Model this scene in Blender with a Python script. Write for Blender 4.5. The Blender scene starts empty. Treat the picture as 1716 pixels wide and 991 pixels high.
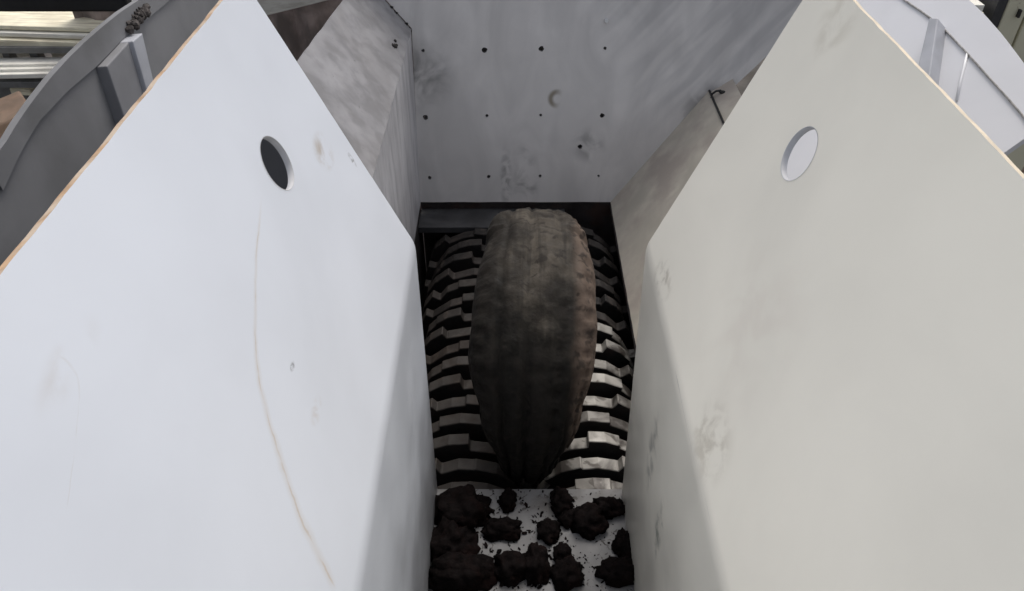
import bpy, bmesh, math, random
from mathutils import Vector, Matrix, noise
from mathutils.geometry import tessellate_polygon
random.seed(7)
R = math.radians
S = bpy.context.scene
COL = S.collection

# ------------------------------------------------------------------ camera, sky, sun, exposure
H, PITCH, F = 2.4, 40.0, 1300.0
CX, CY = 858.0, 495.5
cam_d = bpy.data.cameras.new("camera"); cam = bpy.data.objects.new("camera", cam_d); COL.objects.link(cam)
cam.location = (0, 0, H); cam.rotation_euler = (R(90 - PITCH), 0, 0)
cam_d.sensor_width = 36; cam_d.lens = 36 * F / 1716; cam_d.clip_start = .02; cam_d.clip_end = 500
S.camera = cam
w = bpy.data.worlds.new("World"); S.world = w; w.use_nodes = True
wn = w.node_tree.nodes; sky = wn.new('ShaderNodeTexSky'); sky.sky_type = 'NISHITA'; sky.sun_disc = False
SUN_EL, SUN_AZ = 58.0, 18.0          # azimuth measured from +y towards +x
sky.sun_elevation = R(SUN_EL); sky.sun_rotation = R(SUN_AZ); sky.dust_density = 4.0; sky.air_density = .7
hs = wn.new('ShaderNodeHueSaturation'); hs.inputs['Saturation'].default_value = .38
w.node_tree.links.new(sky.outputs[0], hs.inputs['Color']); w.node_tree.links.new(hs.outputs[0], wn['Background'].inputs[0]); wn['Background'].inputs[1].default_value = .15
sd = bpy.data.lights.new("sun", 'SUN'); sd.energy = .85; sd.angle = R(25); sd.color = (1, .95, .88)
so = bpy.data.objects.new("sun", sd); COL.objects.link(so)
sdir = Vector((math.sin(R(SUN_AZ)) * math.cos(R(SUN_EL)), math.cos(R(SUN_AZ)) * math.cos(R(SUN_EL)), math.sin(R(SUN_EL))))
so.rotation_euler = sdir.to_track_quat('Z', 'Y').to_euler()
S.view_settings.view_transform = 'Standard'; S.view_settings.look = 'None'
S.view_settings.exposure = 0.21; S.view_settings.gamma = 1.0
S.render.resolution_x = 1024; S.render.resolution_y = 591

# ------------------------------------------------------------------ measuring: where a line of sight meets a real plane
CAM = Vector((0, 0, H)); cp, sp = math.cos(R(PITCH)), math.sin(R(PITCH))
def ray(px, py):
    u, v = (px - CX) / F, (py - CY) / F
    return Vector((u, cp - v * sp, -sp - v * cp))
def on(px, py, p0, n):
    r = ray(px, py); p0 = Vector(p0); n = Vector(n)
    return CAM + r * ((p0 - CAM).dot(n) / r.dot(n))
def dep(px, py, d): return CAM + ray(px, py) * d

# ------------------------------------------------------------------ material kit
def mat(name, col, rough=.5, metal=0., noise_amt=.12, nscale=6., col2=None, thr=.55, soft=.12, scale2=3., det=6.,
        bump=.1, bscale=40., coord='Object', extra=None, dist=0., stretch=None, spec=.5):
    m = bpy.data.materials.new(name); m.use_nodes = True
    N, L = m.node_tree.nodes, m.node_tree.links
    b = N['Principled BSDF']; b.inputs['Roughness'].default_value = rough; b.inputs['Metallic'].default_value = metal
    b.inputs['Specular IOR Level'].default_value = spec
    tc = N.new('ShaderNodeTexCoord'); vec = tc.outputs[coord]
    if stretch:
        mp = N.new('ShaderNodeMapping'); mp.inputs['Scale'].default_value = stretch; L.new(vec, mp.inputs[0]); vec2 = mp.outputs[0]
    else: vec2 = vec
    def nz(scale, detail=5, distort=0., v=None):
        t = N.new('ShaderNodeTexNoise'); t.inputs['Scale'].default_value = scale; t.inputs['Detail'].default_value = detail
        t.inputs['Distortion'].default_value = distort; L.new(v or vec, t.inputs['Vector']); return t.outputs[0]
    def mixc(f, a, c, mode='MIX'):
        x = N.new('ShaderNodeMix'); x.data_type = 'RGBA'; x.blend_type = mode
        for s, val in ((x.inputs[0], f), (x.inputs[6], a), (x.inputs[7], c)):
            if isinstance(val, bpy.types.NodeSocket): L.new(val, s)
            else: s.default_value = val if not isinstance(val, tuple) else (*val, 1)[:4]
        return x.outputs[2]
    def mr(v, a, c, o0=0., o1=1.):
        x = N.new('ShaderNodeMapRange'); L.new(v, x.inputs[0]); x.interpolation_type = 'SMOOTHSTEP'
        for i, k in enumerate((a, c, o0, o1)): x.inputs[i + 1].default_value = k
        return x.outputs[0]
    def math_(op, a, c=0.):
        x = N.new('ShaderNodeMath'); x.operation = op
        for s, val in ((x.inputs[0], a), (x.inputs[1], c)):
            if isinstance(val, bpy.types.NodeSocket): L.new(val, s)
            else: s.default_value = val
        return x.outputs[0]
    n1 = nz(nscale, 6, .4)
    c = mixc(mr(n1, .3, .7), tuple(k * (1 - noise_amt) for k in col), tuple(min(1, k * (1 + noise_amt)) for k in col))
    if col2:
        n2 = nz(scale2, det, dist, vec2); f = mr(n2, thr - soft, thr + soft)
        c = mixc(f, c, col2)
    K = dict(N=N, L=L, nz=nz, mixc=mixc, mr=mr, math=math_, vec=vec, tc=tc, bsdf=b)
    if extra: c = extra(K, c)
    L.new(c, b.inputs['Base Color'])
    L.new(mr(nz(nscale * 2.3), .3, .7, max(.02, rough - .1), min(1, rough + .12)), b.inputs['Roughness'])
    if bump:
        bp = N.new('ShaderNodeBump'); bp.inputs['Strength'].default_value = bump; bp.inputs['Distance'].default_value = .004
        L.new(nz(bscale, 6), bp.inputs['Height']); L.new(bp.outputs[0], b.inputs['Normal'])
    return m

def line_stain(K, c, pts, width, colour, amt=.6, nsc=25., halo=0.):
    """a drip or scratch that follows a curve drawn in the plate's own metres: u = f(v)"""
    N, L = K['N'], K['L']
    sep = N.new('ShaderNodeSeparateXYZ'); L.new(K['vec'], sep.inputs[0])
    vs = [p[1] for p in pts]; us = [p[0] for p in pts]; v0, v1 = min(vs), max(vs); u0, u1 = min(us) - .01, max(us) + .01
    fc = N.new('ShaderNodeFloatCurve'); cu = fc.mapping.curves[0]
    P = sorted(((v - v0) / (v1 - v0), (u - u0) / (u1 - u0)) for u, v in pts)
    cu.points[0].location = P[0]; cu.points[1].location = P[-1]
    for p in P[1:-1]: cu.points.new(*p)
    fc.mapping.update()
    t = K['math']('DIVIDE', K['math']('SUBTRACT', sep.outputs[1], v0), v1 - v0)
    L.new(t, fc.inputs[1])
    u = K['math']('ADD', K['math']('MULTIPLY', fc.outputs[0], u1 - u0), u0)
    wob = K['math']('MULTIPLY', K['math']('SUBTRACT', K['nz'](14., 4), .5), .03)
    d = K['math']('ABSOLUTE', K['math']('SUBTRACT', K['math']('ADD', sep.outputs[0], wob), u))
    f = K['mr'](d, 0, width, 1, 0)
    f = K['math']('MULTIPLY', f, K['mr'](K['nz'](nsc, 4), .35, .62))
    if halo: f = K['math']('MAXIMUM', f, K['math']('MULTIPLY', K['mr'](d, 0, halo, 1, 0), .35))
    inside = K['math']('MULTIPLY', K['mr'](t, 0, .06), K['mr'](t, .94, 1, 1, 0))
    f = K['math']('MULTIPLY', K['math']('MULTIPLY', f, inside), amt)
    return K['mixc'](f, c, colour)
def spot_stain(K, c, cen, rad, colour, amt=.6, nsc=20., thr=.45, squash=(1, 1)):
    N, L = K['N'], K['L']
    mp = N.new('ShaderNodeMapping'); mp.vector_type = 'POINT'; L.new(K['vec'], mp.inputs[0])
    mp.inputs['Location'].default_value = (-cen[0] * squash[0], -cen[1] * squash[1], 0); mp.inputs['Scale'].default_value = (squash[0], squash[1], 0)
    ln = N.new('ShaderNodeVectorMath'); ln.operation = 'LENGTH'; L.new(mp.outputs[0], ln.inputs[0])
    f = K['mr'](ln.outputs['Value'], rad * .25, rad, 1, 0)
    f = K['math']('MULTIPLY', f, K['mr'](K['nz'](nsc, 5, .5), thr - .1, thr + .15))
    return K['mixc'](K['math']('MULTIPLY', f, amt), c, colour)

# ------------------------------------------------------------------ object kit
def link(name, me, mats=(), parent=None):
    o = bpy.data.objects.new(name, me); COL.objects.link(o)
    for m in mats: me.materials.append(m)
    if parent: o.parent = parent
    return o
def empty(name, loc=(0, 0, 0)):
    o = bpy.data.objects.new(name, None); COL.objects.link(o); o.location = loc; o.empty_display_size = .1; return o
def tag(o, label=None, cat=None, group=None, kind=None):
    for k, v in (('label', label), ('category', cat), ('group', group), ('kind', kind)):
        if v: o[k] = v
    return o
def bm_obj(name, bm, mats, parent=None, smooth=False):
    me = bpy.data.meshes.new(name); bm.normal_update()
    if smooth:
        for f in bm.faces: f.smooth = True
    bm.to_mesh(me); bm.free(); return link(name, me, mats, parent)
def bevel(o, w_, seg=2):
    m = o.modifiers.new('bevel', 'BEVEL'); m.width = w_; m.segments = seg; m.limit_method = 'ANGLE'; m.angle_limit = R(35); return o
def circle2(c, r, n=40): return [(c[0] + r * math.cos(2 * math.pi * i / n), c[1] + r * math.sin(2 * math.pi * i / n)) for i in range(n)]
def jag(poly, step=.06, amp=.0015, closed=True):
    out = []
    for i, a in enumerate(poly):
        b = poly[(i + 1) % len(poly)]; a = Vector(a); b = Vector(b); n = max(1, int((b - a).length / step))
        t = (b - a); nn = Vector((-t.y, t.x)).normalized() if t.length > 0 else Vector((0, 0))
        for k in range(n):
            p = a + t * (k / n); j = 0 if k == 0 else random.uniform(-amp, amp)
            out.append(tuple(p + nn * j))
    return out
def sheet(name, outline, fmap, mats, parent=None, holes=(), thick=.012, cuts=(), offset=-1, dent=0.):
    """a steel plate: outline in its own flat metres (u, v), holes cut through it, bent into place by fmap"""
    loops = [[Vector((*p, 0)) for p in outline]] + [[Vector((*p, 0)) for p in h] for h in holes]
    flat = [p for l in loops for p in l]; bm = bmesh.new()
    vs = [bm.verts.new(p) for p in flat]
    for t in tessellate_polygon(loops):
        try:
            f = bm.faces.new([vs[i] for i in t])
        except ValueError: pass
    bmesh.ops.recalc_face_normals(bm, faces=bm.faces)
    bm.normal_update()
    if sum(f.normal.z for f in bm.faces) < 0: bmesh.ops.reverse_faces(bm, faces=bm.faces)
    for ax, c in cuts:
        co = (c, 0, 0) if ax == 'u' else (0, c, 0); no = (1, 0, 0) if ax == 'u' else (0, 1, 0)
        bmesh.ops.bisect_plane(bm, geom=bm.verts[:] + bm.edges[:] + bm.faces[:], plane_co=co, plane_no=no)
    uvl = bm.loops.layers.uv.new('plate')
    for f in bm.faces:
        for l in f.loops: l[uvl].uv = (l.vert.co.x, l.vert.co.y)
    for v in bm.verts:
        q = fmap(v.co.x, v.co.y)
        v.co = q
    bm.normal_update()
    o = bm_obj(name, bm, mats, parent)
    m = o.modifiers.new('thickness', 'SOLIDIFY'); m.thickness = thick; m.offset = offset; m.use_even_offset = True
    if len(mats) > 1: m.material_offset_rim = 1
    return o
def boxbm(bm, lo, hi, rot=None, mi=0):
    lo = Vector(lo); hi = Vector(hi); c = (lo + hi) / 2; s = hi - lo
    M = Matrix.Translation(c) @ (rot.to_4x4() if rot else Matrix.Identity(4)) @ Matrix.Diagonal((*s, 1))
    r = bmesh.ops.create_cube(bm, size=1, matrix=M)
    for v in r['verts']:
        for f in v.link_faces: f.material_index = mi
def box(name, lo, hi, mats, parent=None, rot=None, bev=.004):
    bm = bmesh.new(); boxbm(bm, lo, hi, rot); o = bm_obj(name, bm, mats, parent)
    if bev: bevel(o, bev)
    return o
def tube(name, pts, r, mats, parent=None, seg=8, taper=None):
    bm = bmesh.new(); rings = []
    for i, p in enumerate(pts):
        p = Vector(p); a = Vector(pts[max(0, i - 1)]); b = Vector(pts[min(len(pts) - 1, i + 1)]); t = (b - a).normalized()
        x = t.orthogonal().normalized() if i == 0 else (px - t * px.dot(t)).normalized(); px = x; y = t.cross(x)
        rr = r if not taper else taper[i]
        rings.append([bm.verts.new(p + (x * math.cos(2 * math.pi * k / seg) + y * math.sin(2 * math.pi * k / seg)) * rr) for k in range(seg)])
    for a, b in zip(rings, rings[1:]):
        for k in range(seg): bm.faces.new((a[k], a[(k + 1) % seg], b[(k + 1) % seg], b[k]))
    bm.faces.new(rings[0][::-1]); bm.faces.new(rings[-1]); bmesh.ops.recalc_face_normals(bm, faces=bm.faces)
    return bm_obj(name, bm, mats, parent, smooth=True)

# ------------------------------------------------------------------ the planes of the machine
YF = on(733, 820, (0, 0, 0), (0, 0, 1)).y             # lip of the chute floor
XL0, XR0 = on(733, 820, (0, 0, 0), (0, 0, 1)).x, on(1042, 828, (0, 0, 0), (0, 0, 1)).x
YB = on(860, 339, (0, 0, 0), (0, 0, 1)).y             # foot of the rear wall
LEAN = math.tan(R(13))
NB = Vector((0, -1, LEAN)).normalized(); PB = Vector((0, YB, 0))
BL = on(707, 342, PB, NB); BR = on(1022, 337, PB, NB)
XL1, XR1 = BL.x, BR.x
ZF, T = 1.03, .404                                     # height of the bend and flare of the chute sides
XLF, XRF = XL0 - .012, XR0 - .007
ZTOP = 1.825
PLn = Vector((1, 0, T)).normalized(); PRn = Vector((-1, 0, T)).normalized()
LP0 = Vector((XLF, 0, ZF)); RP0 = Vector((XRF, 0, ZF))

# unrolled chute side: s runs up the plate, z(s) below the bend then out along the flare
BR_ = .14; ANG = math.atan(T)
def side_map(sgn, x0, xf):
    L0 = ZF - BR_ * math.tan(ANG / 2)                  # straight part below the bend
    def f(yy, s):
        if s <= L0: z = s; x = 0
        elif s <= L0 + BR_ * ANG:
            a = (s - L0) / BR_; x = BR_ * (1 - math.cos(a)); z = L0 + BR_ * math.sin(a)
        else:
            q = s - L0 - BR_ * ANG; x = BR_ * (1 - math.cos(ANG)) + q * math.sin(ANG); z = L0 + BR_ * math.sin(ANG) + q * math.cos(ANG)
        base = x0 + (xf - x0) * min(z, ZF) / ZF
        return Vector((base + sgn * x, yy, z))
    def inv(p):
        if p.z <= L0: return (p.y, p.z)
        c = Vector((BR_ * (1 - math.cos(ANG)), L0 + BR_ * math.sin(ANG)))
        return (p.y, L0 + BR_ * ANG + (p.z - c.y) / math.cos(ANG))
    return f, inv, L0
fL, iL, L0 = side_map(-1, XL0, XLF); fR, iR, _ = side_map(1, XR0, XRF)
def UL(px, py): return iL(on(px, py, LP0, PLn))        # photo -> metres on the flared left plate
def UR(px, py): return iR(on(px, py, RP0, PRn))
def ULf(px, py): p = on(px, py, (XL0, 0, 0), (1, 0, .01)); return (p.y, p.z)
def URf(px, py): p = on(px, py, (XR0, 0, 0), (1, 0, 0)); return (p.y, p.z)

# ------------------------------------------------------------------ materials
def ex_left(K, c):
    tan = (.55, .47, .38)
    c = line_stain(K, c, LINE1, .006, tan, .75, 12., .02)
    c = line_stain(K, c, LINE2, .004, (.5, .45, .4), .22, 20.)
    c = spot_stain(K, c, UL(542, 254), .085, (.42, .35, .27), .85, 16., .47, (1.2, 1.6))
    c = spot_stain(K, c, UL(530, 690), .05, (.55, .50, .46), .5, 30., .5, (1, 2.5))
    c = spot_stain(K, c, UL(490, 614), .016, (.05, .05, .05), .95, 60., .42, (1, 2.))
    c = spot_stain(K, c, UL(115, 610), .10, (.5, .45, .4), .3, 12., .55, (1, 3))
    c = spot_stain(K, c, UL(590, 268), .035, (.12, .11, .10), .7, 60., .5, (2.4, 1))
    return c
# u of the plate is y (along), v is s (up); curves are u = f(v), so list points from high s to low s
LINE1 = [UL(440, 320), UL(432, 400), UL(428, 520), UL(432, 620), UL(455, 720), UL(490, 830), UL(525, 910), UL(565, 991)]
LINE2 = [UL(95, 600), UL(130, 640), UL(128, 720), UL(110, 860)]
def grime_shade(K, c, lo, hi, colour, amt):                  # splashed dirt plus the lower facet's shade as colour, ragged upper limit
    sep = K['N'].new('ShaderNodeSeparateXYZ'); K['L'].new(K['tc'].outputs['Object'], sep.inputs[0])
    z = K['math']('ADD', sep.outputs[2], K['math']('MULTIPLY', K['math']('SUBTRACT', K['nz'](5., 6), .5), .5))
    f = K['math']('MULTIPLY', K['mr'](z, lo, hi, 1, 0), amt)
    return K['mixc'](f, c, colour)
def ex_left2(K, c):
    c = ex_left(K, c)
    return grime_shade(K, c, .05, .75, (.13, .13, .135), .80)
def ex_right(K, c):
    c = spot_stain(K, c, UR(1190, 740), .12, (.35, .30, .22), .45, 22., .5, (1, 1.2))
    c = spot_stain(K, c, UR(1110, 470), .10, (.30, .26, .20), .55, 30., .55, (1, 1.6))
    c = spot_stain(K, c, URf(1105, 890), .16, (.20, .22, .18), .8, 22., .52, (3, 1))
    c = spot_stain(K, c, URf(1095, 760), .2, (.30, .30, .27), .7, 18., .5, (3, 1))
    c = spot_stain(K, c, UR(1400, 40), .10, (.45, .40, .30), .35, 15., .5)
    c = spot_stain(K, c, UR(1250, 560), .25, (.58, .48, .42), .15, 8., .5)
    c = line_stain(K, c, [UR(1100, 520), UR(1135, 640), UR(1165, 760), UR(1188, 870), UR(1203, 985)], .055, (.40, .39, .36), .55, 3.)
    return grime_shade(K, c, .05, .8, (.26, .25, .235), .55)
M_left = mat('white_paint', (.72, .75, .805), .42, noise_amt=.045, nscale=1.7, coord='UV', extra=ex_left2, bump=.06, bscale=9.)
M_right = mat('cream_paint', (.88, .845, .74), .42, noise_amt=.05, nscale=1.7, coord='UV', extra=ex_right, bump=.06, bscale=9.)
M_edge_rust = mat('flame_cut_edge', (.50, .33, .20), .7, noise_amt=.25, nscale=25., col2=(.62, .50, .38), thr=.52, scale2=18., bump=.4)
M_edge_cream = mat('cream_edge', (.74, .64, .48), .6, noise_amt=.12, nscale=20., bump=.3)
M_rim = mat('cut_rim_paint', (.55, .55, .56), .5, noise_amt=.08, nscale=20., bump=0)
M_bead = mat('white_bead', (.9, .9, .92), .3, bump=0)
M_shade_grey = mat('shade_grey_paint', (.20, .20, .205), .6, noise_amt=.12, nscale=3., col2=(.15, .15, .15), thr=.6, scale2=4., bump=.1)  # the left cheek's shade put into its colour
M_pale_grey = mat('pale_grey_paint', (.42, .43, .46), .55, noise_amt=.12, nscale=8., bump=.1)
M_white_out = mat('outer_white_paint', (.72, .72, .74), .45, noise_amt=.03, nscale=3., bump=.05)
M_weld = mat('weld_bead', (.40, .38, .36), .55, noise_amt=.3, nscale=60., bump=.6, bscale=80.)
def ex_back(K, c):
    c = spot_stain(K, c, BU(880, 310), .30, (.13, .125, .12), .6, 9., .5, (3.2, 1))
    c = spot_stain(K, c, BU(705, 130), .22, (.10, .10, .10), .65, 6., .45)
    c = spot_stain(K, c, BU(848, 300), .22, (.12, .12, .12), .55, 16., .5, (5, 1))
    c = spot_stain(K, c, BU(985, 245), .12, (.13, .13, .13), .5, 9., .45)
    c = spot_stain(K, c, BU(1190, 190), .20, (.10, .095, .09), .6, 10., .45)
    # long soft diagonal shadows painted over the upper right of the wall
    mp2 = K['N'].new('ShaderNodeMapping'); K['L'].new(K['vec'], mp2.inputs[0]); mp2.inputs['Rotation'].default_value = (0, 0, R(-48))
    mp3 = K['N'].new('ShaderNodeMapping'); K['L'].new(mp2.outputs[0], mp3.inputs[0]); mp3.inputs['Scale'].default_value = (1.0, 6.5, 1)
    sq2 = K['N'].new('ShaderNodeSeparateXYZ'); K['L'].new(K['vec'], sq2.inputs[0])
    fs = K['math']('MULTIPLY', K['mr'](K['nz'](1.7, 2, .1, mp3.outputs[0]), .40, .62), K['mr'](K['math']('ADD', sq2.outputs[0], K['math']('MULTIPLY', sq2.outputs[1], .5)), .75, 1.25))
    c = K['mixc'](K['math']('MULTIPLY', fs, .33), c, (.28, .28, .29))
    # ring-shaped scuff
    N, L = K['N'], K['L']
    mp = N.new('ShaderNodeMapping'); L.new(K['vec'], mp.inputs[0]); cu = BU(934, 166); mp.inputs['Location'].default_value = (-cu[0], -cu[1], 0); mp.inputs['Scale'].default_value = (1, 1, 0)
    ln = N.new('ShaderNodeVectorMath'); ln.operation = 'LENGTH'; L.new(mp.outputs[0], ln.inputs[0])
    d = K['math']('ABSOLUTE', K['math']('SUBTRACT', ln.outputs['Value'], .036))
    sq = N.new('ShaderNodeSeparateXYZ'); L.new(mp.outputs[0], sq.inputs[0])
    sd_ = K['math']('ADD', K['math']('MULTIPLY', sq.outputs[0], -1.), K['math']('MULTIPLY', sq.outputs[1], .2))
    f = K['math']('MULTIPLY', K['mr'](d, .002, .022, 1, 0), K['mr'](sd_, -.03, .03))
    return K['mixc'](K['math']('MULTIPLY', f, .8), c, (.20, .16, .10))
BV = NB.cross(Vector((1, 0, 0))).normalized(); BV = BV if BV.z > 0 else -BV   # up along the rear wall
def BU(px, py): p = on(px, py, PB, NB) - PB; return (p.x, p.dot(BV))
def bmap(u, v): return PB + Vector((u, 0, 0)) + BV * v
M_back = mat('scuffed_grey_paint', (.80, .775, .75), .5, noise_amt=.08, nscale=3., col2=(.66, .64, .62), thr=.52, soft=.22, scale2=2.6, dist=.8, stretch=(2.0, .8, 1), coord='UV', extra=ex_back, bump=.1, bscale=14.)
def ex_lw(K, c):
    n = K['nz'](11., 3, .2); c = K['mixc'](K['mr'](n, .36, .66, 0, .55), c, (.16, .157, .16))  # soft dark mottling painted for a mesh-like shadow pattern
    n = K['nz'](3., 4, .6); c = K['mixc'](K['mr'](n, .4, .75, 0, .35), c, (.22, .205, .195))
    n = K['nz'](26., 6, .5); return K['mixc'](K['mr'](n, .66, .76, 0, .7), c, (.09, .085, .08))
M_lwall = mat('shade_mottled_white_paint', (.31, .305, .315), .5, noise_amt=.1, nscale=5., extra=ex_lw, bump=.15, bscale=20.)
M_lupright = mat('smeared_white_paint', (.62, .61, .62), .5, noise_amt=.08, nscale=4., col2=(.42, .41, .42), thr=.55, soft=.2, scale2=3., stretch=(1, 5, 1), bump=.1)
M_rwall = mat('dusty_tan_paint', (.58, .54, .46), .6, noise_amt=.15, nscale=5., col2=(.45, .40, .35), thr=.52, scale2=5., bump=.15)
M_dark = mat('greasy_dark_steel', (.035, .03, .03), .6, noise_amt=.4, nscale=8., col2=(.06, .035, .028), thr=.6, scale2=7., bump=.4)
M_darkgrey = mat('added_dark_grey_plate', (.06, .06, .062), .6, noise_amt=.3, nscale=6., bump=.2)
def ex_steel(K, c):                                     # every disc is worn differently
    oi = K['N'].new('ShaderNodeObjectInfo'); off = K['N'].new('ShaderNodeVectorMath'); off.operation = 'ADD'
    cmb = K['N'].new('ShaderNodeCombineXYZ'); K['L'].new(K['math']('MULTIPLY', oi.outputs['Random'], 37.), cmb.inputs[0])
    K['L'].new(K['vec'], off.inputs[0]); K['L'].new(cmb.outputs[0], off.inputs[1])
    n = K['nz'](5.5, 5, .6, off.outputs[0]); c = K['mixc'](K['mr'](n, .47, .60, 0, .92), c, (.035, .028, .024))
    n = K['nz'](19., 5, .6, off.outputs[0]); c = K['mixc'](K['mr'](n, .56, .66, 0, .8), c, (.06, .048, .04))
    return K['mixc'](K['math']('MULTIPLY', oi.outputs['Random'], .55), c, (.05, .042, .036))
M_steel = mat('worn_shaded_edge', (.055, .051, .048), .65, 0., spec=.2, noise_amt=.2, nscale=14., bump=.25, bscale=60., extra=ex_steel)  # dark copy for the left rotor, its shade put into the colour
M_steel2 = mat('worn_lit_edge', (.33, .315, .285), .5, .15, noise_amt=.2, nscale=14., bump=.25, bscale=60., extra=ex_steel)  # light copy for the right rotor, lit teeth put into the colour
M_far_shade = mat('far_shaded_edge', (.012, .010, .009), .7, .05, noise_amt=.2, nscale=14., bump=.4, bscale=60., extra=ex_steel)
M_disc = mat('shaded_disc_face', (.009, .008, .008), .7, 0., noise_amt=.4, nscale=10., col2=(.022, .011, .009), thr=.62, scale2=9., bump=.3)  # near-black colour paints the shade between the discs
M_spacer = mat('polished_spacer', (.16, .145, .13), .3, .7, noise_amt=.3, nscale=12., col2=(.04, .03, .028), thr=.5, scale2=8., bump=.1)
M_lit_hole = mat('lit_hole_metal', (.75, .75, .75), .3, .6, bump=0)
M_black = mat('black_rubber', (.015, .015, .015), .6, noise_amt=.3, bump=.2)
M_hole = mat('bolt_rust', (.03, .027, .025), .8, noise_amt=.3, bump=.2)
def ex_mud(K, c):
    n = K['nz'](60., 5); return K['mixc'](K['mr'](n, .62, .75, 0, .3), c, (.02, .016, .014))
M_mud = mat('wet_black_soil', (.006, .0045, .0045), .8, noise_amt=.4, nscale=30., spec=.05, col2=(.010, .0055, .005), thr=.58, scale2=12., bump=1., bscale=90., extra=ex_mud)
def ex_floor(K, c):
    n = K['nz'](34., 8, 1.2); c = K['mixc'](K['mr'](n, .60, .66, 0, .85), c, (.05, .045, .04))
    n = K['nz'](7., 6, .6); return K['mixc'](K['mr'](n, .5, .72, 0, .7), c, (.10, .09, .08))
M_floor = mat('soiled_floor_plate', (.20, .198, .198), .7, noise_amt=.1, nscale=8., extra=ex_floor, bump=.3, bscale=30.)

# ------------------------------------------------------------------ the hopper (one thing, its plates are parts)
hop = tag(empty('shredder_hopper', (0, YF, 0)), 'large open steel hopper with white left plate and cream right plate above the cutters', 'hopper')
def part(o):                                            # keep world placement under the hopper's empty
    o.parent = hop; o.matrix_parent_inverse = Matrix.Translation(-hop.location); return o
YN = -.55                                               # near end of the chute, behind the viewer's feet
def chute_side(name, f, U, Uf, inv, bot, bend, top_back, top_pts, hole_px, mats, cuts, label, hr=.060, flip=1):
    back = [Uf(*bot), U(*bend), U(*top_back)]
    back[0] = (back[0][0], 0.)
    stop = [inv(Vector((0, 0, ZTOP)))[1]][0]
    b0, b1, b2 = back
    # extend the free rear edge up to the top edge
    k = (stop - b1[1]) / (b2[1] - b1[1]); tb = (b1[0] + (b2[0] - b1[0]) * k, stop)
    outline = [(YN, 0), b0, b1, tb, (YN, stop)]
    outline = jag(outline, .03, .0009)
    hc = U(*hole_px)
    o = sheet(name, outline, f, mats, None, [circle2(hc, hr, 48)], .014, cuts, offset=flip)
    bm = bmesh.new(); e = 1e-3; p0 = f(*hc); nn = (f(hc[0] + e, hc[1]) - p0).cross(f(hc[0], hc[1] + e) - p0).normalized()
    if nn.x * p0.x > 0: nn = -nn
    A = [f(*q) for q in circle2(hc, hr - .0008, 48)]; B = [q - nn * .0145 for q in A]
    A = [bm.verts.new(q + nn * .0006) for q in A]; B = [bm.verts.new(q) for q in B]
    A2 = [bm.verts.new(f(*q) + nn * .0006) for q in circle2(hc, hr + .0010, 48)]
    for k in range(48):
        bm.faces.new((A[k], A[(k + 1) % 48], B[(k + 1) % 48], B[k])); bm.faces.new((A2[k], A2[(k + 1) % 48], A[(k + 1) % 48], A[k]))
    part(bm_obj('hole_rim', bm, [M_rim], smooth=True))
    tag(o, label); return part(o)
cuts = [('v', L0 + BR_ * ANG * i / 16) for i in range(17)]
left_plate = chute_side('side_plate', fL, UL, ULf, iL, (733, 820), (695, 408), (430, 0), None, (465, 274), [M_left, M_edge_rust], cuts, 'white left side plate with rusty top edge and round hole', flip=-1)
right_plate = chute_side('side_plate', fR, UR, URf, iR, (1042, 828), (1086, 408), (1345, 0), None, (1339, 258), [M_right, M_edge_cream], cuts, 'cream right side plate with round hole', flip=1)
# chute floor with a lip down into the pit
fl = sheet('floor_plate', [(XL0 - .03, YN), (XR0 + .03, YN), (XR0 + .03, YF), (XL0 - .03, YF)], lambda u, v: Vector((u, v, 0)), [M_floor, M_dark], None, thick=.012, offset=-1)
part(fl)
box_ = box('floor_lip', (XL1 - .05, YF - .016, -.75), (XR1 + .12, YF - .001, -.0125), [M_dark]); part(box_)
# rear wall with real bolt holes
dots = [(709, 85, 4), (812, 84, 8), (907, 82, 8), (1014, 81, 4), (713, 197, 8), (816, 194, 4), (906, 193, 3.5), (1009, 194, 7),
        (972, 246, 7), (720, 298, 5.5), (819, 296, 5), (905, 295, 4), (1003, 295, 3.5)]
BW = [(XL1 - .01, 0), (XR1 + .01, 0), (1.6, 1.10), (1.75, 1.75), (-.95, 1.75), BU(640, -8), BU(690, 48)]
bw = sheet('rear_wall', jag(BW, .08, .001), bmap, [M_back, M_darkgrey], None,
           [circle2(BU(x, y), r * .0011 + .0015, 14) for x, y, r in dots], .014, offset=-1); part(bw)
# make sure the sheet's face looks into the hopper
for x, y, r in dots:                                   # drilled rims: dark burr ring round each hole
    c = BU(x, y); r1 = r * .0011 + .0015
    bm = bmesh.new(); a = []; b = []
    for k in range(14):
        an = 2 * math.pi * k / 14
        a.append(bm.verts.new(bmap(c[0] + r1 * math.cos(an), c[1] + r1 * math.sin(an)) + NB * .003))
        rr = r1 * random.uniform(1.15, 1.5); b.append(bm.verts.new(bmap(c[0] + rr * math.cos(an), c[1] + rr * math.sin(an)) + NB * .0005))
    for k in range(14): bm.faces.new((a[k], a[(k + 1) % 14], b[(k + 1) % 14], b[k]))
    part(bm_obj('hole_burr', bm, [M_hole]))
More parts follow.
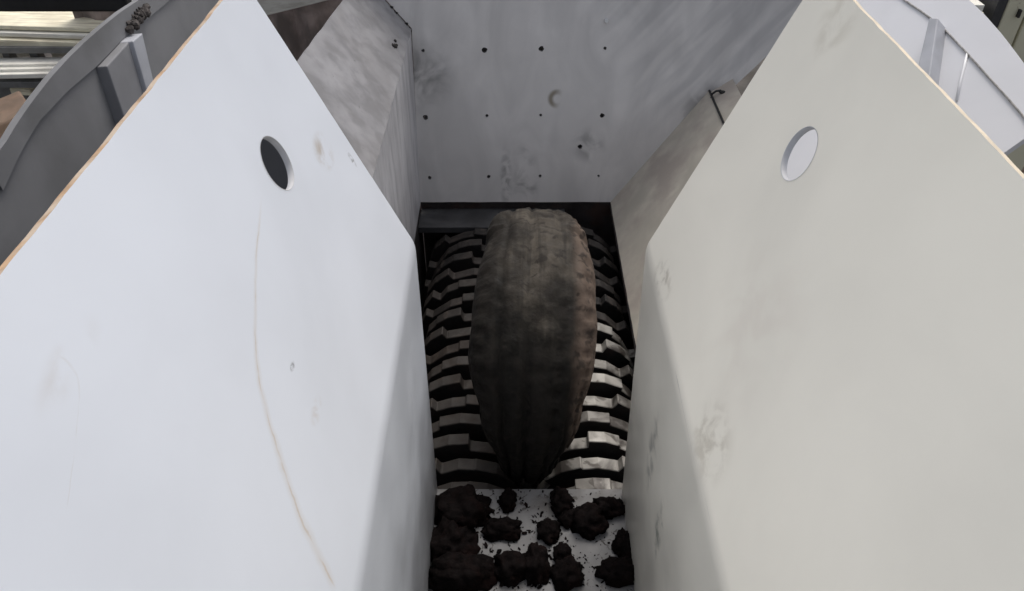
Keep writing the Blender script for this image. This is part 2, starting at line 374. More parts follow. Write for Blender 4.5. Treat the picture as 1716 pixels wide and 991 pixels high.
# plate closing the back of the holes (added out of sight so they read dark)
part(sheet('added_hole_backing', [(-.48, .1), (.56, .1), (.95, .85), (1.0, 1.2), (-.48, 1.2)], lambda u, v: bmap(u, v) - NB * .12, [M_darkgrey], None, thick=.01))
bc = BU(1016, 35); bm = bmesh.new(); M4 = Matrix.Translation(bmap(*bc) + NB * .006) @ NB.to_track_quat('Z', 'Y').to_matrix().to_4x4()
bmesh.ops.create_cone(bm, cap_ends=True, segments=6, radius1=.014, radius2=.012, depth=.012, matrix=M4)
part(bevel(bm_obj('lit_hole_cap', bm, [M_lit_hole]), .002))  # bright cap added in place of light showing through a wall hole
# left wall: upright foot, then the flare
ZL = on(690, 50, PB, NB).z
YW = YF + .03
def ywall(z): return YB + LEAN * z
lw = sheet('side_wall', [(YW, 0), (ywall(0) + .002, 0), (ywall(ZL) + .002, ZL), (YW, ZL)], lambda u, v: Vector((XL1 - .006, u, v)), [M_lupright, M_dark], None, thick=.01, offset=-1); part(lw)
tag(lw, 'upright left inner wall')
pA = on(690, 50, PB, NB); pB = on(645, 0, PB, NB); fdir = Vector((pB.x - pA.x, 0, pB.z - pA.z)).normalized()
FN = Vector((-fdir.z, 0, fdir.x)); FN = FN if FN.x > 0 else -FN
FP0 = Vector((XL1 - .004, 0, pA.z))
def FU(px, py): p = on(px, py, FP0, FN) - FP0; return (p.y, Vector((p.x, 0, p.z)).dot(fdir))
q1, q2 = FU(500, 100), FU(575, 0)
top_s = q2[1]
fo = [(YW, 0), (ywall(pA.z) + .004, 0), (ywall(pA.z + .30) + .004, .42), (q2[0] + .25, q2[1] - .0), q2, q1, (YW, q1[1] + .02)]
fo = [(YW, 0), (ywall(pA.z) + .004, 0), (ywall(pA.z + top_s * fdir.z) + .004, top_s), q2, q1, (YW, q1[1] + .03)]
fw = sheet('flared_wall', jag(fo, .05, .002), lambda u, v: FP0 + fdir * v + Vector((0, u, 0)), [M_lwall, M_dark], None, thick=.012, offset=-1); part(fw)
tag(fw, 'mottled pale left flared wall')
# torn, rusty corner where the flare meets the rear wall
bm = bmesh.new()
for i in range(70):
    t = random.random() ** .8; x = 650 + 34 * t + random.uniform(-5, 5); y = 14 + 40 * t + random.uniform(-6, 6)
    p = on(x, y, PB, NB) + NB * random.uniform(.0, .012); r = random.uniform(.004, .012)
    bmesh.ops.create_icosphere(bm, subdivisions=1, radius=r, matrix=Matrix.Translation(p) @ Matrix.Diagonal((1, .5, random.uniform(.6, 1.3), 1)))
part(bm_obj('corner_rust', bm, [M_hole])); bm = bmesh.new()
for i in range(14):
    p = on(661 + random.uniform(-5, 5), 74 + random.uniform(-7, 7), FP0, FN) + FN * .003
    bmesh.ops.create_icosphere(bm, subdivisions=1, radius=random.uniform(.004, .009), matrix=Matrix.Translation(p))
part(bm_obj('rust_spot', bm, [M_hole]))
# right wall: tan flare from the pit, then a flatter upper strip
rA = BR; rB = on(1187, 150, PB, NB); rd = Vector((rB.x - rA.x, 0, rB.z - rA.z)); rl = rd.length; rd.normalize()
RP = Vector((XR1 + .004, 0, 0))
rw = sheet('flared_wall', jag([(YW, 0), (ywall(0) + .004, 0), (ywall(rB.z) + .004, rl), (YW, rl)], .06, .0015), lambda u, v: RP + rd * v + Vector((0, u, 0)), [M_rwall, M_dark], None, thick=.012, offset=1); part(rw)
tag(rw, 'dusty tan right flared wall')
rd2 = Vector((1, 0, .60)).normalized(); RP2 = RP + rd * rl + Vector((.006, 0, -.008))
ru = sheet('upper_wall', [(YW, 0), (ywall(rB.z) + .004, 0), (ywall(rB.z + .06) + .002, .13), (YW, .13)], lambda u, v: RP2 + rd2 * v + Vector((0, u, 0)), [M_rwall, M_dark], None, thick=.01, offset=1); part(ru)
# closing walls between chute sides and main hopper (hidden behind the chute sides from the front)
part(sheet('front_wall', [(XL1 - .30, 0), (XL0 - .03, 0), (XLF - .03, 1.0), (XLF - .03 - T * .48, 1.51), (XL1 - .22, 1.51)], lambda u, v: Vector((u, YW - .006, v)), [M_shade_grey, M_shade_grey], None, thick=.01))  # raised behind the left plate hole, dark grey to read as shade
part(box('front_wall', (XR0 + .02, YW - .012, 0), (XR1 + .45, YW - .002, .62), [M_white_out]))
# pit walls
part(box('pit_wall', (XL1 - .03, YF, -.8), (XL1 - .012, YB + .02, -.004), [M_dark]))
part(box('pit_wall', (XR1 + .075, YF, -.8), (XR1 + .095, YB + .02, -.004), [M_dark]))
part(box('pit_wall', (XL1 - .012, YB + .03, -.8), (XR1 + .075, YB + .045, .0), [M_dark]))
part(box('pit_ledge', (XL1 - .012, YB - .16, -.10), (XR1 - .25, YB + .03, -.06), [M_darkgrey]))
part(box('pit_ledge', (XR1 + .005, YF, -.05), (XR1 + .075, YB + .02, -.03), [M_dark]))
part(box('pit_floor', (XL1 - .012, YF, -.82), (XR1 + .075, YB + .03, -.80), [M_dark]))

# outer cheeks with arched top, band along the arch and ribs
def cheek(side, P0, N_, arc_px, crease_px, mats, far, near_drop, label, zlow=.75, band=.004):
    Vv = N_.cross(Vector((0, 1, 0))).normalized(); Vv = Vv if Vv.z > 0 else -Vv
    P0 = Vector(P0)
    def U(px, py): p = on(px, py, P0, N_) - P0; return (p.y, p.dot(Vv))
    def f(u, v): return P0 + Vector((0, u, 0)) + Vv * v
    arc = [U(*p) for p in arc_px]; cr = [U(*p) for p in crease_px]
    arc = far + arc + near_drop[0]; cr2 = cr
    vl = min(p[1] for p in arc) - zlow
    out = [(arc[0][0], vl)] + arc + [(arc[-1][0], vl)]
    o = part(tag(sheet('outer_cheek', out, f, mats[:1] + mats[:1], None, thick=.012, offset=-1), label))
    return U, f, arc, cr, Vv
LCN = Vector((1, 0, .10)).normalized()
U1, f1, arc1, cr1, V1 = cheek(-1, (-1.05, 0, 1.6), LCN, [(228, 2), (200, 20), (170, 44), (140, 70), (110, 99), (80, 132), (52, 168), (25, 206), (0, 248)],
    [(390, -80), (300, -15), (240, 35), (200, 68), (160, 110), (110, 152), (60, 205), (30, 255), (0, 320)], [M_shade_grey], [(3.05, .12), (2.7, .10), (2.4, .075)], [[(1.2, .0), (.9, -.06), (.5, -.2)]], 'shaded grey outer cheek with arched top', 1.0)
def band(U, f, arc, cr, n, mats, name='arch_band', th=.007):
    # strip lying between the arch and the crease curve, proud of the cheek
    bm = bmesh.new(); m = 40
    def samp(c, t):
        c = sorted(c); u0, u1 = c[0][0], c[-1][0]; u = u0 + (u1 - u0) * t
        for a, b in zip(c, c[1:]):
            if a[0] <= u <= b[0] + 1e-9: k = (u - a[0]) / max(1e-9, b[0] - a[0]); return u, a[1] + (b[1] - a[1]) * k
        return c[-1]
    lo = max(min(a[0] for a in arc), min(a[0] for a in cr)); hi = min(max(a[0] for a in arc), max(a[0] for a in cr))
    A = [p for p in arc]; rows = []
    def at_(c, u):
        c = sorted(c)
        for a, b in zip(c, c[1:]):
            if a[0] <= u <= b[0]: return a[1] + (b[1] - a[1]) * (u - a[0]) / max(1e-9, b[0] - a[0])
        return c[-1][1] if u > c[-1][0] else c[0][1]
    for i in range(m + 1):
        u = lo + (hi - lo) * i / m; va, vb = at_(arc, u), min(at_(cr, u), at_(arc, u) - .008)
        rows.append([bm.verts.new(f(u, vb) + n * .0005), bm.verts.new(f(u, vb) + n * th), bm.verts.new(f(u, va + .001) + n * th), bm.verts.new(f(u, va + .001) - n * .002)])
    for a, b in zip(rows, rows[1:]):
        for k in range(3): bm.faces.new((a[k], a[k + 1], b[k + 1], b[k]))
    bmesh.ops.recalc_face_normals(bm, faces=bm.faces)
    return part(bm_obj(name, bm, mats))
band(U1, f1, arc1, cr1, LCN, [M_shade_grey])
# left rib: box stiffener, pale flat bar next to it, rusty lump above
def patch_box(name, U, f, n, quad, th, mats, bev=.003):
    bm = bmesh.new(); q = [U(*p) for p in quad]
    a = [bm.verts.new(f(*p) - n * .002) for p in q]; b = [bm.verts.new(f(*p) + n * th) for p in q]
    bm.faces.new(a[::-1]); bm.faces.new(b)
    for k in range(len(q)): bm.faces.new((a[k], a[(k + 1) % len(q)], b[(k + 1) % len(q)], b[k]))
    bmesh.ops.recalc_face_normals(bm, faces=bm.faces); return part(bevel(bm_obj(name, bm, mats), bev))
M_rib = mat('rib_grey_paint', (.24, .24, .25), .6, noise_amt=.1, nscale=5., bump=.1)
patch_box('stiffener_rib', U1, f1, LCN, [(160, 113), (200, 70), (250, 200), (212, 260)], .03, [M_rib])
tag(patch_box('flat_bar', U1, f1, LCN, [(197, 72), (214, 58), (236, 150), (262, 230), (247, 240)], .042, [M_pale_grey]), 'pale bare flat bar')
bm = bmesh.new()
for i in range(90):
    t = random.random(); x = 209 + 28 * t + random.uniform(-4, 4); y = 50 - 32 * t + random.uniform(-6, 6)
    p = on(x, y, f1(0, 0), LCN) + LCN * random.uniform(.005, .02)
    bmesh.ops.create_icosphere(bm, subdivisions=1, radius=random.uniform(.005, .012), matrix=Matrix.Translation(p) @ Matrix.Rotation(random.random() * 3, 4, 'X') @ Matrix.Diagonal((1, 1.5, .7, 1)))
part(bm_obj('cut_slag', bm, [mat('slag', (.07, .06, .055), .8, noise_amt=.4, nscale=40., bump=.8)]))
RCN = Vector((-1, 0, .85)).normalized()
def right_cheek():
    P0 = Vector((1.25, 0, 1.6)); Vv = RCN.cross(Vector((0, 1, 0))).normalized(); Vv = Vv if Vv.z > 0 else -Vv
    U = lambda px, py: ((on(px, py, P0, RCN) - P0).y, (on(px, py, P0, RCN) - P0).dot(Vv))
    f = lambda u, v: P0 + Vector((0, u, 0)) + Vv * v
    a = [U(*p) for p in [(1470, -110), (1530, -70), (1595, -22), (1622, 0), (1650, 26), (1680, 60), (1700, 86), (1716, 108), (1740, 145), (1770, 195)]]
    c = [U(*p) for p in [(1360, -90), (1430, -55), (1515, 0), (1545, 20), (1580, 46), (1620, 88), (1660, 132), (1690, 165), (1716, 195), (1760, 260)]]
    a = a[1:]; lo = U(1262, 330); out = [lo, U(1290, 200), U(1380, 20), U(1392, -105)] + a + [(a[-1][0], lo[1])]
    tag(part(sheet('outer_cheek', out, f, [M_white_out, M_white_out], None, thick=.012, offset=1)), 'bright white outer cheek with arched top')
    band(U, f, a, c, RCN, [M_white_out], th=.006)
    part(tube('crease_weld', [f(*q) + RCN * .003 for q in c[2:]], .0035, [M_weld]))
    patch_box('stiffener_rib', U, f, RCN, [(1571, 47), (1586, 48), (1572, 150), (1548, 150)], .045, [M_pale_grey])  # grey colour paints the rib's shaded side
    # weld bead
    pts = [on(x, y, P0, RCN) + RCN * .003 for x, y in [(1622, 92), (1617, 112), (1611, 135), (1604, 170)]]
    part(tube('weld_seam', pts, .0035, [M_bead]))
    return U, f
U2, f2 = right_cheek()

# hook and its cable on the right rim
hk = tag(empty('wire_hook', tuple(RP2 + Vector((0, 3.6, 0)))), 'black bent wire hook lying on the rim of the tan right wall', 'hook')
def keep(o, root): o.parent = root; o.matrix_parent_inverse = Matrix.Translation(-root.location); return o
def hp(x, y, e=.07): return on(x, y, PB, NB) + NB * e
keep(tube('wire', [hp(1193, 168), hp(1187, 160), hp(1188, 153), hp(1195, 148), hp(1203, 147)], .006, [M_black]), hk)
keep(tube('grip', [hp(1200, 148), hp(1206, 151), hp(1213, 155), hp(1221, 153)], .011, [M_black], taper=[.006, .014, .013, .009]), hk)
tg = tag(tube('rubber_scrap', [hp(1180, 176), hp(1175, 182), hp(1170, 186), hp(1166, 192), hp(1171, 199), hp(1174, 204)], .01, [M_black], taper=[.004, .006, .008, .014, .014, .008]), 'small black rubber scrap stuck at the corner of the rear and tan walls', 'scrap')
rim = [RP + rd * rl + Vector((0, y, .004)) for y in (YW, 2.4, 3., 3.4, ywall(rB.z) - .01)]
part(tube('rim_seam', rim, .006, [M_black]))

# ------------------------------------------------------------------ cutter rotors
PITCH_D, DW = .1115, .056
def disc_bm(seed, ms):
    rnd = random.Random(seed); bm = bmesh.new(); n = 5; pts = []
    for t in range(n):
        a0 = 2 * math.pi * t / n
        j1, j2 = rnd.uniform(-.006, .006), rnd.uniform(-.008, .008); sp_ = rnd.uniform(28, 42)
        for da, r in ((0, .275), (sp_ * .5, .271), (sp_ - 1, .264), (sp_, .252 + j1), (sp_ + 14, .248 + j1), (69, .238 + j2), (70.5, .240)):
            pts.append((a0 + R(da), r + rnd.uniform(-.002, .002)))
    P = [(r * math.cos(a), r * math.sin(a)) for a, r in pts]
    a = [bm.verts.new((x, -DW / 2, z)) for x, z in P]; b = [bm.verts.new((x, DW / 2, z)) for x, z in P]
    f0 = bm.faces.new(a); f1_ = bm.faces.new(b[::-1]); f0.material_index = f1_.material_index = 1
    for k in range(len(P)): bm.faces.new((a[k], b[k], b[(k + 1) % len(P)], a[(k + 1) % len(P)]))
    bmesh.ops.recalc_face_normals(bm, faces=bm.faces)
    me = bpy.data.meshes.new('cutter_disc'); bm.to_mesh(me); bm.free(); me.materials.append(ms); me.materials.append(M_disc); return me
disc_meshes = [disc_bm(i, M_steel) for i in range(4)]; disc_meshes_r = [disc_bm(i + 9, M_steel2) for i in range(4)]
disc_meshes_m = [disc_bm(i + 20, M_far_shade) for i in range(4)]            # far discs near black: the pit's shade put into their colour
bm = bmesh.new(); bmesh.ops.create_cone(bm, cap_ends=True, segments=40, radius1=.165, radius2=.165, depth=PITCH_D - DW, matrix=Matrix.Rotation(R(90), 4, 'X'))
for f in bm.faces: f.smooth = len(f.verts) == 4
spacer_me = bpy.data.meshes.new('spacer'); bm.to_mesh(spacer_me); bm.free(); spacer_me.materials.append(M_spacer)
ZA = -.31
def rotor(x, y0, n, ph0, step, label, mirror):
    root = tag(empty('cutter_rotor', (x, y0, ZA)), label, 'rotor', 'pair of toothed cutter rotors')
    sh = tube('shaft', [(0, -.02, 0), (0, n * PITCH_D, 0)], .11, [M_spacer], root, seg=24)
    for k in range(n):
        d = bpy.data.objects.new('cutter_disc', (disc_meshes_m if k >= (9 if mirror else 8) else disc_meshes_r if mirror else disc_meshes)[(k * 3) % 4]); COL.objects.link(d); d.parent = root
        d.location = (0, k * PITCH_D + DW / 2, 0); d.rotation_euler = (0, ph0 + step * k + random.uniform(-.15, .15), 0)
        if mirror: d.scale = (-1, 1, 1)
        if k % 4 < 9:
            m = d.modifiers.new('bevel', 'BEVEL'); m.width = .003; m.segments = 1; m.limit_method = 'ANGLE'
        s = bpy.data.objects.new('spacer', spacer_me); COL.objects.link(s); s.parent = root
        s.location = (0, k * PITCH_D + DW + (PITCH_D - DW) / 2, 0)
    return root
rotor(XL1 + .30, YF + .02, 16, R(20), R(19), 'left toothed steel cutter rotor beside the white plate', False)
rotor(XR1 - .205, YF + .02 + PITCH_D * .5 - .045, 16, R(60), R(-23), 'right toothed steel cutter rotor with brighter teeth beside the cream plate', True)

# ------------------------------------------------------------------ the tyre
def ex_tyre(K, c):
    sep = K['N'].new('ShaderNodeSeparateXYZ'); K['L'].new(K['tc'].outputs['Object'], sep.inputs[0])
    z = K['math']('ADD', sep.outputs[2], K['math']('MULTIPLY', K['math']('SUBTRACT', K['nz'](7., 8, .5), .5), .8))
    dust_shade = K['math']('MULTIPLY', K['mr'](z, .28, .92, .01, 1.), K['mr'](K['math']('ADD', sep.outputs[0], K['math']('MULTIPLY', K['math']('SUBTRACT', K['nz'](5., 5), .5), .16)), -.17, -.02, .22, 1.))  # dust thickens upward; the darker left side is painted shade
    c = K['mixc'](K['math']('MULTIPLY', dust_shade, .85), c, (.16, .137, .108))
    x = K['math']('ADD', sep.outputs[0], K['math']('MULTIPLY', K['math']('SUBTRACT', K['nz'](4., 4), .5), .05))
    n = K['nz'](13., 7, .8); c = K['mixc'](K['math']('MULTIPLY', K['mr'](n, .45, .68), K['math']('MULTIPLY', dust_shade, .55)), c, (.165, .14, .112))
    mps = K['N'].new('ShaderNodeMapping'); K['L'].new(K['vec'], mps.inputs[0]); mps.inputs['Scale'].default_value = (34, 2.2, 2.2)
    c = K['mixc'](K['math']('MULTIPLY', K['mr'](K['nz'](1., 4, .3, mps.outputs[0]), .42, .64), .65), c, (.020, .017, .014))
    side = K['mr'](x, .12, .17); c = K['mixc'](K['math']('MULTIPLY', side, .7), c, (.15, .108, .082))
    n = K['nz'](26., 6, .5); return K['mixc'](K['mr'](n, .52, .66, 0, .75), c, (.022, .018, .015))
M_tyre = mat('muddy_rubber', (.010, .009, .0075), .75, noise_amt=.35, nscale=14., extra=ex_tyre, bump=.7, bscale=70., spec=.2)
RT = .555
def lerp_tab(tab, x):
    for (x0, y0), (x1, y1) in zip(tab, tab[1:]):
        if x <= x1: k = max(0, min(1, (x - x0) / (x1 - x0))); k = k * k * (3 - 2 * k); return y0 + (y1 - y0) * k
    return tab[-1][1]
WT = [(-180, .12), (-100, .125), (-80, .15), (-58, .195), (-30, .222), (5, .226), (35, .185), (62, .125), (95, .075), (130, .08), (180, .12)]
def tyre():
    """squeezed truck tyre: the carcass narrows towards the nip of the rotors and towards its torn upper end"""
    bm = bmesh.new(); NA, NP = 420, 96; rings = []
    for i in range(NA):
        a = 2 * math.pi * i / NA; dl = (math.degrees(a) - 136.3 + 180) % 360 - 180; ring = []
        W = lerp_tab(WT, dl); lug = (a * 46 / (2 * math.pi)) % 1
        for j in range(NP):
            t = 2 * math.pi * j / NP; cx, cz = math.cos(t), math.sin(t)
            xn = math.copysign(abs(cx) ** .80, cx); x = W * xn; dz = .15 * math.copysign(abs(cz) ** (.62 if dl > -55 else .28), cz) - .15
            d = 0.
            if cz > .25:
                if abs(xn + .12) < .05: d -= .034
                if .36 < xn < .52: d -= .010 + .010 * (1 if lug > .5 else 0)
                if abs(xn + .55) < .05: d -= .022
                if xn < -.72 or xn > .78: d -= .014 * (1 if lug > .55 else 0)
            if xn > .55 and cz > -.2: d -= .012 * (1 if abs(xn - .66) < .03 or abs(xn - .84) < .03 else 0)
            q = Vector((x, math.cos(a) * (RT + dz), math.sin(a) * (RT + dz)))
            top = max(0, min(1, (q.z + .02) / .42)); top *= top
            nn = noise.fractal(q * 9, 1., 2.2, 5); n2 = noise.noise(q * 3.0 + Vector((4, 1, 2)))
            crust = max(0, noise.noise(q * 11 + Vector((9, 2, 7)))) * .045 * top
            r2 = RT + dz + d * (1 - .6 * top) + nn * (.002 + .009 * top) + n2 * .003 + crust * .5
            xx = x * (1 + .05 * n2) + .006 * nn
            ring.append(bm.verts.new((xx, math.cos(a) * r2, math.sin(a) * r2)))
        rings.append(ring)
    for i in range(NA):
        a, b = rings[i], rings[(i + 1) % NA]
        for j in range(NP): bm.faces.new((a[j], a[(j + 1) % NP], b[(j + 1) % NP], b[j]))
    bmesh.ops.recalc_face_normals(bm, faces=bm.faces)
    o = bm_obj('tyre', bm, [M_tyre], smooth=True)
    o.location = (.076, 2.32, .185); o.rotation_euler = (0, R(1.5), R(-1.5)); return o
ty = tag(tyre(), 'worn truck tyre caked in brown mud standing upright between the two cutter rotors', 'tyre')

# ------------------------------------------------------------------ soil clumps on the chute floor
def clump(px, py, rx, ry, h, seed, label, cat='soil clump', sub=4):
    c = on(px, py, (0, 0, 0), (0, 0, 1)); e1 = on(px + rx, py, (0, 0, 0), (0, 0, 1)); e2 = on(px, py - ry, (0, 0, 0), (0, 0, 1))
    sx, sy = (e1 - c).x, (e2 - c).y
    bm = bmesh.new(); bmesh.ops.create_icosphere(bm, subdivisions=sub, radius=1)
    o_ = Vector((seed * 3.7, seed * 1.3, seed * .7))
    for v in bm.verts:
        d = v.co.copy(); n = noise.fractal(d * 1.6 + o_, 1., 2., 5) * .34 + noise.noise(d * 5 + o_) * .12 + noise.noise(d * 12 + o_) * .10 + noise.noise(d * 22 + o_) * .05
        p = d * (1 + n); v.co = Vector((p.x * sx * .98, p.y * sy * .98, max(-.1, p.z) * h * .75 + .006))
    o = bm_obj('soil_clump', bm, [M_mud], smooth=True); o.location = (c.x, c.y, .002)
    tag(o, label, cat, 'dark soil clumps on the chute floor'); return o
CL = [(772, 858, 50, 34, .10, 'wide black soil heap against the left plate at the lip of the floor plate'),
      (757, 915, 42, 34, .10, 'tall black soil heap against the left plate, second from the floor lip'),
      (770, 968, 58, 32, .11, 'largest black soil heap in the bottom left corner of the floor plate'),
      (851, 843, 15, 17, .045, 'small round soil clump beside the big left heap near the floor lip'),
      (842, 890, 33, 18, .05, 'oval soil clump with pointed ends alone on the left half of the floor'),
      (941, 845, 19, 22, .06, 'round soil clump touching the middle of the floor lip'),
      (953, 872, 17, 14, .04, 'small soil clump just below the round one at the middle of the lip'),
      (919, 893, 20, 19, .045, 'smooth round soil clump at the centre of the floor plate'),
      (985, 878, 32, 26, .07, 'broad soil clump right of centre joined to the heap by the cream plate'),
      (1018, 855, 28, 17, .06, 'flat soil heap against the cream plate near the floor lip'),
      (1047, 918, 18, 26, .06, 'narrow soil clump pressed against the foot of the cream plate'),
      (1038, 962, 36, 22, .07, 'ragged soil heap in the bottom right corner of the floor plate'),
      (855, 956, 32, 26, .08, 'broad low soil clump at the bottom edge left of centre'),
      (898, 950, 21, 32, .08, 'upright soil clump at the bottom edge between the broad one and the centre'),
      (942, 934, 16, 17, .05, 'little soil clump below the smooth round centre clump'),
      (950, 966, 28, 24, .07, 'lumpy soil clump at the bottom edge right of centre')]
for i, (x, y, a, b, h, lab) in enumerate(CL): clump(x, y, a, b, h, i + 1, lab)
bm = bmesh.new()
for i in range(700):
    c = random.choice(CL) if random.random() < .75 else (random.uniform(740, 1050), random.uniform(830, 990), 20, 20)
    x = random.gauss(c[0], c[2] * 1.0); y = random.gauss(c[1], c[3] * 1.0)
    p = on(x, y, (0, 0, 0), (0, 0, 1))
    if not (XL0 + .01 < p.x < XR0 - .01 and p.y < YF - .005): continue
    r = random.uniform(.001, .0045) * (2.4 if random.random() < .12 else 1)
    rr_ = bmesh.ops.create_icosphere(bm, subdivisions=1, radius=r, matrix=Matrix.Translation((p.x, p.y, r * .4)) @ Matrix.Rotation(random.uniform(0, 3.1), 4, 'Z') @ Matrix.Diagonal((random.uniform(.8, 2.4), random.uniform(.6, 1), .6, 1)))
    for v in rr_['verts']: v.co += Vector([random.uniform(-.35, .35) * r for _ in range(3)])
tag(bm_obj('soil_crumbs', bm, [M_mud]), 'fine dark soil crumbs scattered over the floor plate', 'soil', kind='stuff')
# scraps of soil on the teeth
# ------------------------------------------------------------------ ground and what stands round the machine
ZG = -1.7
M_ground = mat('yard_ground', (.075, .065, .055), .9, noise_amt=.3, nscale=1.5, col2=(.045, .04, .036), thr=.55, scale2=3., bump=.5, bscale=12.)
bm = bmesh.new(); bmesh.ops.create_grid(bm, x_segments=1, y_segments=1, size=120)
g = bm_obj('ground', bm, [M_ground]); g.location = (0, 0, ZG); g['kind'] = 'structure'
M_timber = mat('pale_timber', (.90, .82, .62), .7, noise_amt=.15, nscale=6., col2=(.64, .57, .42), thr=.58, scale2=4., stretch=(1, 12, 12), bump=.3)
M_timber2 = mat('whitewashed_timber', (.90, .87, .78), .7, noise_amt=.12, nscale=6., col2=(.75, .71, .62), thr=.58, scale2=4., stretch=(1, 12, 12), bump=.3)
M_rack = mat('rack_steel', (.16, .16, .155), .6, noise_amt=.2, nscale=8., bump=.2)
M_wood = mat('orange_wood', (.75, .50, .33), .7, noise_amt=.15, nscale=10., bump=.3)
M_rust = mat('rusty_brown', (.34, .27, .24), .8, noise_amt=.35, nscale=6., col2=(.17, .14, .125), thr=.5, scale2=3., stretch=(2, 2, 1), bump=.3)
D = 5.2
def plank(px0, py0, px1, py1, th, depth_, mats, name, label, cat, group, d=D, wd=.22):
    """a board whose front edge runs between two points, th pixels thick, wd metres deep"""
    a, b = dep(px0, py0, d), dep(px1, py1, d); t = (b - a); L_ = t.length; t.normalize()
    up = Vector((0, 0, 1)); fw_ = up.cross(t).normalized(); fw_ = fw_ if fw_.y > 0 else -fw_
    h = th * d / F
    bm = bmesh.new(); c = (a + b) / 2 + fw_ * wd / 2 - up * h / 2
    Rm = Matrix((t, fw_, t.cross(fw_))).transposed()
    boxbm(bm, (-L_ / 2, -wd / 2, -h / 2), (L_ / 2, wd / 2, h / 2))
    o = bm_obj(name, bm, mats); o.matrix_world = Matrix.Translation(c) @ Rm.to_4x4(); bevel(o, .006)
    return tag(o, label, cat, group)
rk = tag(empty('storage_rack', (dep(30, 150, D + .1).x, dep(30, 150, D + .1).y, ZG)), 'dark grey steel rack carrying the pale boards at the far left', 'rack')
def kp(o): return keep(o, rk)
def px_box(name, x0, y0, x1, y1, d, wd, mats):
    a, b = dep(x0, y1, d), dep(x1, y0, d)
    return box(name, (min(a.x, b.x), (a.y + b.y) / 2, min(a.z, b.z)), (max(a.x, b.x), (a.y + b.y) / 2 + wd, max(a.z, b.z)), mats)
kp(px_box('beam', -300, 78, 260, 92, D + .02, .08, [M_rack])); kp(px_box('beam', -300, 136, 240, 150, D + .02, .08, [M_rack]))
for x0, x1 in ((44, 58), (-2, 10), (-180, -165), (118, 130)):
    a = dep(x0, 80, D + .1); b = dep(x1, 80, D + .1); kp(box('post', (a.x, a.y, ZG), (b.x, a.y + .08, dep(0, 82, D).z), [M_rack]))
kp(px_box('back_panel', -300, 92, 240, 240, D + .65, .02, [M_rack]))
G1 = 'pale boards on the rack'
plank(-120, 62, 240, 76, 16, 0, [M_timber], 'board', 'thick cream board lying on the upper rack beam', 'board', G1, wd=.6)
plank(-140, 50, 235, 62, 8, 0, [M_timber2], 'board', 'thin whitish board on top of the thick cream board', 'board', G1, wd=.5)
plank(-160, 38, 230, 50, 7, 0, [M_timber], 'board', 'thin cream board topmost of the upper board stack', 'board', G1, wd=.4)
plank(65, 28, 230, 26, 8, 0, [M_timber], 'board', 'short cream board with a blue board under it near the dark beam', 'board', G1, d=D + .25, wd=.3)
M_blue = mat('blue_sheet', (.10, .15, .26), .6)
plank(75, 37, 230, 35, 4, 0, [M_blue], 'board', 'thin blue board under the short cream board', 'board', G1, d=D + .24, wd=.3)
plank(-120, 110, 215, 106, 7, 0, [M_timber2], 'board', 'whitish board topmost of the lower board stack', 'board', G1, wd=.12)
plank(-120, 119, 215, 113, 7, 0, [M_timber2], 'board', 'whitish board in the middle of the lower board stack', 'board', G1, d=D - .02, wd=.12)
plank(-120, 128, 215, 121, 8, 0, [M_timber2], 'board', 'whitish board lowest in the lower board stack', 'board', G1, d=D - .04, wd=.12)
plank(-100, 93, 48, 88, 8, 0, [M_timber2], 'board', 'whitish board in the gap between the two board stacks', 'board', G1, d=D + .3, wd=.2)
plank(85, 90, 120, 88, 7, 0, [M_timber2], 'board', 'short whitish board end in the gap right of the rack post', 'board', G1, d=D + .3, wd=.2)
plank(15, 149, 50, 151, 11, 0, [M_timber], 'wooden_block', 'small cream wooden block below the lower board stack', 'block', None, d=D + .2, wd=.15)
# orange wooden crate corner
a = dep(10, 190, 3.6); cr = box('wooden_crate', (-.13, -.12, -.26), (.13, .12, 0), [M_wood], rot=None, bev=.01); cr.location = (a.x - .07, a.y + .05, a.z - .015); cr.rotation_euler = (R(3), R(-9), R(38))
tag(cr, 'orange brown wooden crate at the left edge beside the grey cheek', 'crate')
# dark beam across the top left corner
bm = bmesh.new(); a, b = dep(-60, 29, 3.4), dep(219, 19, 3.4)
boxbm(bm, (a.x - 1.2, a.y, b.z), (b.x, a.y + .5, b.z + .35)); o = bm_obj('conveyor_frame', bm, [M_black]); bevel(o, .012)
tag(o, 'black flat sided conveyor frame across the top left corner', 'conveyor')
tag(tube('white_cable', [dep(221, -12, 3.35), dep(224, 2, 3.35), dep(230, 14, 3.3), dep(238, 22, 3.2)], .008, [M_timber2]), 'thin white cable hanging beside the end of the black conveyor frame', 'cable')
# rusty sheet wall and white channel behind the left flare
rs = bmesh.new(); d0 = dep(420, 60, 5.4)
pr = []
for i in range(60):
    x = -3.0 + i * .05; pr.append((x, d0.y + .03 * math.sin(i * 1.3)))
a_ = [rs.verts.new((x, y, ZG)) for x, y in pr]; b_ = [rs.verts.new((x, y, 1.35)) for x, y in pr]
c_ = [rs.verts.new((x, y + .01, ZG)) for x, y in pr]; e_ = [rs.verts.new((x, y + .01, 1.35)) for x, y in pr]
for k in range(59):
    rs.faces.new((a_[k], a_[k + 1], b_[k + 1], b_[k])); rs.faces.new((c_[k], c_[k + 1], e_[k + 1], e_[k])[::-1]); rs.faces.new((b_[k], b_[k + 1], e_[k + 1], e_[k]))
o = bm_obj('rusty_fence', rs, [M_rust]); tag(o, 'dark rusty corrugated sheet fence behind the mottled left wall', 'fence')
wb = empty('steel_channel', tuple(dep(470, 8, 3.9))); tag(wb, 'white painted steel channel bar beside the tip of the white plate', 'steel bar')
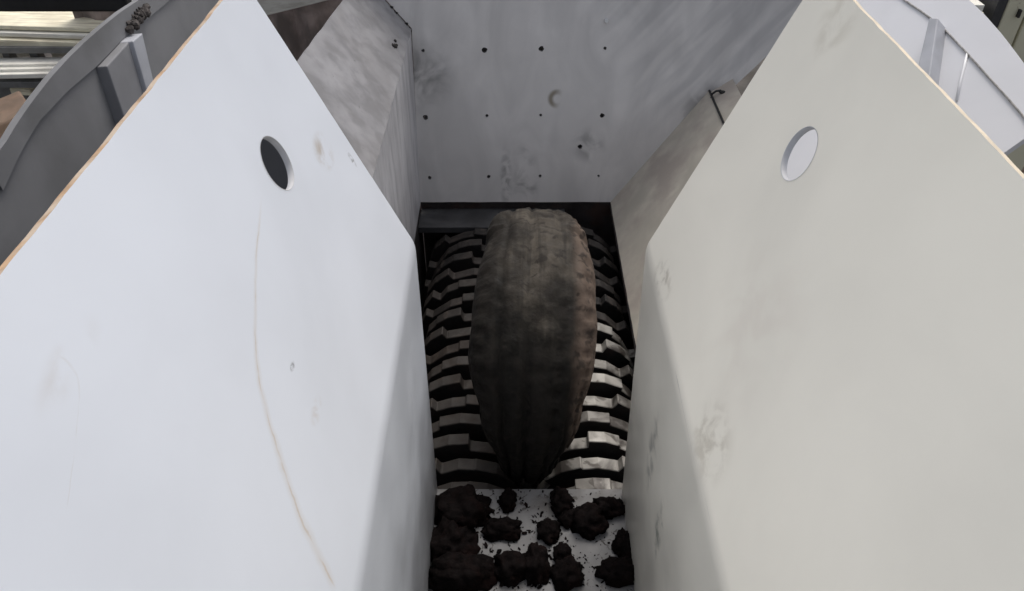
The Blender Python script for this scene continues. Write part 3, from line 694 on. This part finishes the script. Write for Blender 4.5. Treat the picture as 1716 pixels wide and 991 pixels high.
a, b = dep(400, 24, 3.9), dep(600, -26, 3.9); t = (b - a).normalized(); u_ = Vector((0, -.25, 1)); u_ = (u_ - t * u_.dot(t)).normalized(); w_ = t.cross(u_)
def cbar(name, v0, v1, w0, w1):
    bm = bmesh.new(); ps = []
    for s in (0, 1):
        base = a if s == 0 else b
        ps.append([bm.verts.new(base + u_ * v + w_ * ww) for v, ww in ((v0, w0), (v1, w0), (v1, w1), (v0, w1))])
    for k in range(4): bm.faces.new((ps[0][k], ps[0][(k + 1) % 4], ps[1][(k + 1) % 4], ps[1][k]))
    bm.faces.new(ps[0]); bm.faces.new(ps[1]); bmesh.ops.recalc_face_normals(bm, faces=bm.faces); return keep(bevel(bm_obj(name, bm, [M_timber2]), .003), wb)
cbar('web', -.03, .05, -.006, .006); cbar('flange', -.042, -.03, -.04, .006); cbar('flange', .05, .062, -.04, .006)
# right background: cream cabinet
cab = tag(empty('control_cabinet', (0, 0, ZG)), 'cream control cabinet with dark side behind the white cheek, top right', 'cabinet')
M_cab = mat('cream_cabinet', (.70, .67, .50), .55, noise_amt=.06, nscale=3., extra=lambda K, c: K['mixc'](K['mr'](K['nz'](9., 4, .4), .66, .72, 0, .8), c, (.22, .10, .06)), bump=.05)
dC = 5.0; a = dep(1668, 60, dC); b = dep(1703, 60, dC); ztop = dep(1668, -60, dC).z
cab.location = (a.x + .3, a.y + .2, ZG)
keep(box('side_panel', (a.x - .06, a.y + .01, ZG), (a.x, a.y + .5, ztop), [M_darkgrey]), cab)
keep(box('door', (a.x + .002, a.y, ZG), (b.x, a.y + .5, ztop), [M_cab], bev=.01), cab)
keep(box('door', (b.x + .012, a.y - .01, ZG), (b.x + .6, a.y + .5, ztop), [M_cab], bev=.01), cab)
keep(box('handle', (a.x + .075, a.y - .03, dep(0, 8, dC).z - .03), (a.x + .09, a.y, dep(0, 8, dC).z + .02), [M_hole]), cab)
a = dep(1618, 14, 4.9); b = dep(1650, 14, 4.9)
wp = box('white_box', (a.x - .4, a.y, a.z - .03), (b.x - .005, a.y + .6, a.z + .02), [M_timber2]); tag(wp, 'white box lid partly hidden left of the cream cabinet', 'box')
wp2 = box('pallet', (a.x - .45, a.y + .02, a.z - .15), (b.x + .02, a.y + .6, a.z - .035), [M_timber]); tag(wp2, 'tan wooden pallet under the white box lid', 'pallet')
